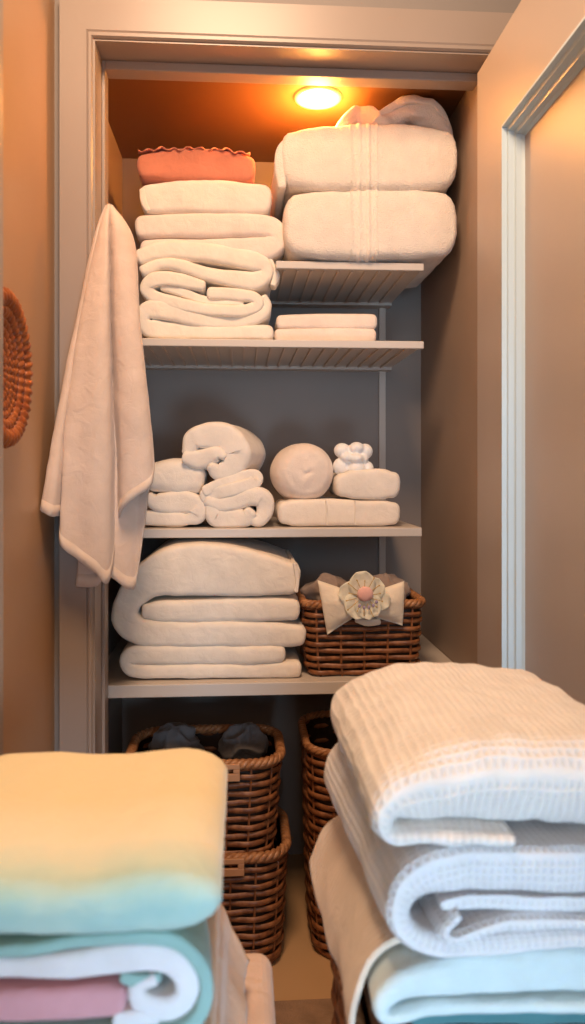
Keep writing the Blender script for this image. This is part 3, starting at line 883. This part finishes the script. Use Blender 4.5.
# ------------------------------------------------------------------ hanging towel
oh = (0, 180); sh = 2.4353
def th_(pts):
    out = []
    for x, y, d in pts:
        p = at(oh[0] + x / sh, oh[1] + y / sh, Y0 - 0.008 - d); out.append(p)
    return out
threads = [
    th_([(258, 62, .012), (232, 130, .012), (188, 330, .034), (138, 580, .068), (98, 805, .104)]),
    th_([(259, 62, .014), (236, 130, .026), (198, 330, .040), (156, 580, .070), (124, 818, .106)]),
    th_([(260, 62, .014), (240, 130, .020), (204, 340, .014), (170, 580, .028), (150, 824, .050)]),
    th_([(261, 61, .016), (240, 128, .030), (194, 350, .046), (157, 650, .068), (150, 890, .082)]),
    th_([(262, 60, .018), (246, 125, .040), (220, 350, .060), (195, 650, .070), (190, 925, .075)]),
    th_([(264, 59, .018), (258, 120, .044), (248, 350, .066), (235, 650, .075), (232, 955, .078)]),
    th_([(266, 59, .018), (262, 120, .040), (264, 350, .054), (266, 650, .060), (265, 976, .064)]),
    th_([(267, 60, .016), (266, 120, .024), (270, 350, .014), (278, 600, .010), (285, 850, .010)]),
    th_([(268, 60, .016), (276, 118, .042), (284, 340, .052), (296, 580, .056), (300, 800, .058)]),
    th_([(270, 61, .016), (292, 120, .044), (308, 330, .060), (330, 560, .066), (338, 768, .068)]),
    th_([(272, 62, .014), (310, 135, .036), (334, 320, .048), (356, 540, .052), (372, 738, .054)]),
    th_([(274, 64, .010), (326, 150, .018), (338, 320, .020), (360, 560, .022), (372, 690, .022)]),
    th_([(273, 66, .006), (318, 160, .008), (328, 330, .008), (344, 600, .008), (334, 960, .010)]),
    th_([(271, 66, .005), (300, 160, .006), (306, 330, .006), (316, 600, .010), (312, 996, .020)]),
    th_([(269, 66, .004), (280, 160, .005), (276, 330, .006), (276, 600, .012), (262, 962, .030)]),
    th_([(266, 66, .004), (262, 160, .005), (250, 330, .006), (236, 600, .010), (235, 988, .020)]),
    th_([(262, 66, .004), (248, 160, .005), (225, 330, .005), (205, 600, .006), (188, 990, .012)]),
]
ht, hv, hnu, hnv = sheet('hanging_towel', threads, M['hang'], nu=190, nv=60, thick=0.0035, amp=0.0035, seed=91)
tag(ht, 'long beige towel hanging in folds from the left door frame', 'towel')
# stitched hem along the lower edge
hvv = []; hf = []
for jj in (hnv - 3, hnv - 2, hnv - 1):
    hvv += hv[jj * hnu:(jj + 1) * hnu]
for jj in range(2):
    for i in range(hnu - 1): hf.append((jj * hnu + i, jj * hnu + i + 1, (jj + 1) * hnu + i + 1, (jj + 1) * hnu + i))
hm = link('hem', hvv, hf, M['hem'], ht); m = hm.modifiers.new('thickness', 'SOLIDIFY'); m.thickness = 0.0042; m.offset = 0

# ------------------------------------------------------------------ woven round on the left wall
RC = Vector((XH, 1.268, at(18, 372, 1.32).z))
wr_ = empty('woven_wall_basket', RC, 'rust coloured round rope basket hanging on the left wall', 'wall decoration')
def coil(rad, x, minor, beads, name, squash=1.0):
    v = []; f = []; NU_, NV_ = beads * 6, 10
    for i in range(NU_):
        w = 2 * PI * i / NU_
        for k in range(NV_):
            q = 2 * PI * k / NV_
            bump = 0.72 + 0.34 * abs(math.sin(w * beads / 2 + q * 0.5))
            rr2 = minor * bump
            r = rad + rr2 * math.cos(q)
            v.append((x + rr2 * squash * math.sin(q), RC.y + r * math.cos(w), RC.z + r * math.sin(w)))
    for i in range(NU_):
        for k in range(NV_):
            i2, k2 = (i + 1) % NU_, (k + 1) % NV_
            f.append((i * NV_ + k, i * NV_ + k2, i2 * NV_ + k2, i2 * NV_ + k))
    return link(name, v, f, M['rope'], wr_)
coil(0.112, XH + 0.026, 0.0160, 44, 'rope_rim')
for rad, x, mi, bd in ((0.092, XH + 0.022, 0.012, 38), (0.076, XH + 0.017, 0.011, 32), (0.062, XH + 0.014, 0.012, 30), (0.048, XH + 0.012, 0.012, 22), (0.028, XH + 0.012, 0.012, 14), (0.010, XH + 0.012, 0.011, 8)):
    coil(rad, x, mi, bd, 'rope_coil')
coil(0.104, XH + 0.011, 0.011, 40, 'rope_coil')

# ------------------------------------------------------------------ left foreground: upholstered bench and towels
ZO_ = at(262, 946, 1.13).z
OX1 = at(275, 1000, 1.02).x
v = []; f = []
bench = empty('storage_ottoman', (-0.14, 0.86, 0.004), 'peach upholstered ottoman under the yellow and teal towel pile', 'ottoman')
def rbox(name, x0, x1, y0, y1, z0, z1, r, mat, parent):
    o = MB().box(x0, x1, y0, y1, z0, z1).build(name, mat, parent)
    return bevel(o, r, 5)
cu = rbox('cushion', -0.40, OX1, 0.52, 1.13, ZO_ - 0.12, ZO_, 0.022, M['ott'], bench)
rbox('base', -0.395, OX1 - 0.004, 0.525, 1.125, 0.05, ZO_ - 0.121, 0.012, M['ott'], bench)
for fx, fy in ((-0.37, 0.55), (OX1 - 0.035, 0.55), (-0.37, 1.1), (OX1 - 0.035, 1.1)):
    MB().tube([(fx, fy, 0.004), (fx, fy, 0.052)], 0.016, 12).build('foot', M['wdark'], bench, True)

YF = 0.66
# tan towel hanging over the ottoman side
zb = ZO_ + 0.002
tb = ribbon('draped_towel', [(-90, 1062, 16), (40, 1062, 18), (140, 1060, 18), (200, 1060, 16)], YF + 0.01, 0.36, M['drape'], n=60, seed=101, amp=0.002)
thr = []
for px0, py0, px1, py1, px2, py2, yy in ((214, 902, 229, 930, 246, 962, 1.03), (214, 925, 226, 955, 243, 985, 0.97), (214, 950, 226, 985, 245, 1015, 0.90), (213, 980, 224, 1020, 243, 1050, 0.84), (212, 1010, 222, 1050, 240, 1085, 0.78), (212, 1040, 222, 1080, 238, 1120, 0.72)):
    thr.append([at(px0 - 45, py0 - 4, yy), at(px0, py0, yy), at(px1, py1, yy), at(px2, py2, yy)])
sheet('hanging_side', thr, M['drape'], tb, nu=50, nv=40, thick=0.006, amp=0.005, seed=103)
tag(tb, 'tan towel draped over the ottoman beneath the rolled teal towel', 'towel')
# rolled teal and white towel
rt = ribbon('rolled_towel', [(-70, 958, 6), (20, 953, 6), (90, 944, 6), (140, 940, 6.5), (178, 946, 7), (203, 970, 7), (206, 1000, 7), (190, 1026, 7), (150, 1036, 6), (60, 1038, 6), (-70, 1040, 6)],
            YF, 0.30, M['teal'], n=120, seed=105, shear=(-0.035, 0), amp=0.002, rf=0.004, fwob=0.006)
ribbon('white_lining', [(-70, 976, 9), (20, 972, 10), (90, 965, 14), (140, 960, 14), (170, 966, 14), (186, 986, 13), (184, 1008, 13), (164, 1018, 12), (140, 1010, 10), (136, 994, 8), (152, 988, 6)],
       YF + 0.002, 0.28, M['lining'], rt, n=120, seed=107, shear=(-0.035, 0), amp=0.002, rf=0.006, fwob=0.01)
ribbon('inner_curl', [(124, 980, 6), (142, 984, 7), (156, 980, 5)], YF + 0.008, 0.2, M['teal'], rt, n=30, seed=108, amp=0.0015, rf=0.004)
ribbon('inner_roll', [(118, 1022, 8), (138, 1024, 11), (152, 1028, 8)], YF + 0.005, 0.2, M['lining'], rt, n=30, seed=109, amp=0.0015, rf=0.004)
tag(rt, 'teal towel with white lining rolled up under the yellow towel', 'towel')
pk = ribbon('folded_towel', [(-70, 1011, 14), (30, 1010, 16), (100, 1007, 16), (112, 1007, 15)], YF + 0.004, 0.26, M['pink'], n=50, seed=111, amp=0.0015)
tag(pk, 'pink towel tucked inside the teal and white roll', 'towel')
# top towel, colour running from teal in front to yellow
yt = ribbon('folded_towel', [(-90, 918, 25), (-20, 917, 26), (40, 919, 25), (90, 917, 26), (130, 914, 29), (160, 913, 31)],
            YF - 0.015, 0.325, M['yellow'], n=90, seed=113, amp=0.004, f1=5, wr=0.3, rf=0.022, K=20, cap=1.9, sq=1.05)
tag(yt, 'yellow towel turning teal at its front edge, topmost of the left pile', 'towel')

# ------------------------------------------------------------------ right foreground: hamper and waffle towels
HX = 0.128
basket('laundry_hamper', 'dark wicker hamper beneath the white waffle towels', (0.305, 0.93, 0.005), 0.178, 0.185, 0.560, 26, 22, taper=0.05, rc=0.06, rimr=0.009, cat='hamper')
rbx = MB().box(0.14, 0.47, 0.76, 1.10, 0.574, 0.586)
hl = bevel(rbx.build('hamper_lid', M['wicker'], bpy.data.objects['laundry_hamper']), 0.004)
o9 = (295, 650); s9 = 2.017
YW = 0.755
G6 = 'waffle towels piled on the hamper'
b4 = ribbon('folded_towel', [(250, 775, 24), (320, 772, 26), (420, 772, 26), (600, 772, 26), (690, 772, 26)], YW + 0.03, 0.30, M['tealshade'], o=o9, s=s9, n=60, seed=121, amp=0.002)
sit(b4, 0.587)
tag(b4, 'teal towel coloured dark as the shaded gap under the pale aqua towel', 'towel', G6)
aq = ribbon('folded_towel', [(640, 722, 14), (450, 726, 14), (300, 735, 15), (225, 750, 14), (188, 752, 16), (178, 725, 20), (215, 690, 28), (300, 672, 36), (420, 660, 40), (560, 652, 42), (690, 650, 42)],
            YW, 0.36, M['aqua'], o=o9, s=s9, n=140, seed=123, amp=0.003, shear=(0.03, 0), K=18)
tag(aq, 'pale aqua towel between the shade-coloured teal and white waffle towels', 'towel', G6)
w2 = ribbon('waffle_towel', [(330, 540, 10), (300, 572, 12), (330, 590, 12), (440, 560, 14), (600, 560, 14), (650, 560, 14), (650, 590, 17), (500, 594, 20), (380, 606, 22), (300, 610, 24), (236, 585, 24), (212, 530, 24), (250, 470, 34), (330, 450, 42), (450, 448, 44), (580, 452, 46), (690, 455, 46)],
            YW - 0.005, 0.36, M['waffle2'], o=o9, s=s9, n=200, seed=125, amp=0.003, shear=(-0.025, 0), rf=0.012, K=20)
ribbon('inner_layer', [(302, 516, 10), (360, 513, 14), (500, 515, 15), (690, 515, 15)], YW + 0.004, 0.3, M['waffle2'], w2, o=o9, s=s9, n=50, seed=127, amp=0.002)
tag(w2, 'white waffle towel showing an inner swirl, second from the top on the hamper', 'towel', G6)
w1 = ribbon('waffle_towel', [(440, 382, 14), (350, 378, 20), (270, 376, 24), (205, 380, 24), (184, 358, 26), (200, 315, 44), (270, 290, 66), (370, 280, 78), (500, 285, 82), (600, 290, 82), (690, 295, 80)],
            YW - 0.01, 0.36, M['waffle'], o=o9, s=s9, n=150, seed=129, amp=0.006, f1=6, rf=0.04, K=24)
ribbon('under_layer', [(455, 388, 8), (520, 392, 8), (600, 396, 8), (690, 396, 8)], YW + 0.02, 0.3, M['waffle2'], w1, o=o9, s=s9, n=40, seed=131, amp=0.001)
tag(w1, 'plump white waffle towel on top of the right pile', 'towel', G6)
# ribbed towel that hangs down the left side of the pile
thr = []
E = [(311, 862, 1.12), (316, 892, 1.08), (325, 918, 1.02), (329, 942, .98), (340, 970, .92), (346, 1000, .87), (351, 1030, .82), (354, 1050, .79)]
for ex, ey, yy in E:
    fr = max(0, min(1, (yy - 0.755) / 0.36)); e_ = at(ex, ey, yy)
    thr.append([Vector((0.215 + 0.03 * fr, yy, 0.692)), Vector((0.165 + 0.028 * fr, yy, 0.688)), Vector((0.134 + 0.018 * fr, yy, 0.668)),
                Vector((max(0.117, e_.x) + 0.006 * fr, yy, e_.z + 0.045)), e_])
rbd, _, _, _ = sheet('draped_towel', thr, M['ribbed'], nu=80, nv=40, thick=0.006, amp=0.004, seed=133)
tag(rbd, 'beige ribbed towel with wavy edge hanging down the hamper side', 'towel')

# ------------------------------------------------------------------ light
def area(name, loc, tgt, size, power, col, sy=None):
    L = bpy.data.lights.new(name, 'AREA'); L.energy = power; L.color = col; L.size = size
    if sy: L.shape = 'RECTANGLE'; L.size_y = sy
    o = bpy.data.objects.new(name, L); COL.objects.link(o); o.location = loc
    o.rotation_euler = (Vector(tgt) - Vector(loc)).to_track_quat('-Z', 'Y').to_euler()
    return o
L = bpy.data.lights.new('closet_lamp', 'POINT'); L.energy = 8.5; L.color = (1.0, 0.40, 0.08); L.shadow_soft_size = 0.035
o = bpy.data.objects.new('closet_lamp', L); COL.objects.link(o); o.location = (lx, ly, CEIL - 0.06)
area('room_lamp', (-0.05, 0.70, 2.6), (0.05, 1.6, 0.7), 0.45, 29, (1.0, 0.66, 0.42))
area('front_fill', (-0.25, -0.7, 1.9), (0.1, 1.9, 0.95), 0.9, 6.5, (1.0, 0.69, 0.49))  # added soft warm fill from the front, not an actual lamp
wl = area('window_light', (0.24, -0.40, 0.62), (0.12, 0.8, 0.64), 0.4, 2.6, (0.50, 0.75, 1.0))
wl.data.spread = math.radians(70)
wg = area('window_glow', (0.42, -1.1, 1.45), (0.52, 1.6, 1.6), 0.6, 1.25, (0.38, 0.70, 1.0))
wg.data.spread = math.radians(50)
wd = bpy.data.worlds.new('world'); S.world = wd; wd.use_nodes = True
bg = wd.node_tree.nodes['Background']; bg.inputs[0].default_value = (0.95, 0.70, 0.50, 1); bg.inputs[1].default_value = 0.14

S.view_settings.view_transform = 'Standard'
S.view_settings.exposure = 0.0
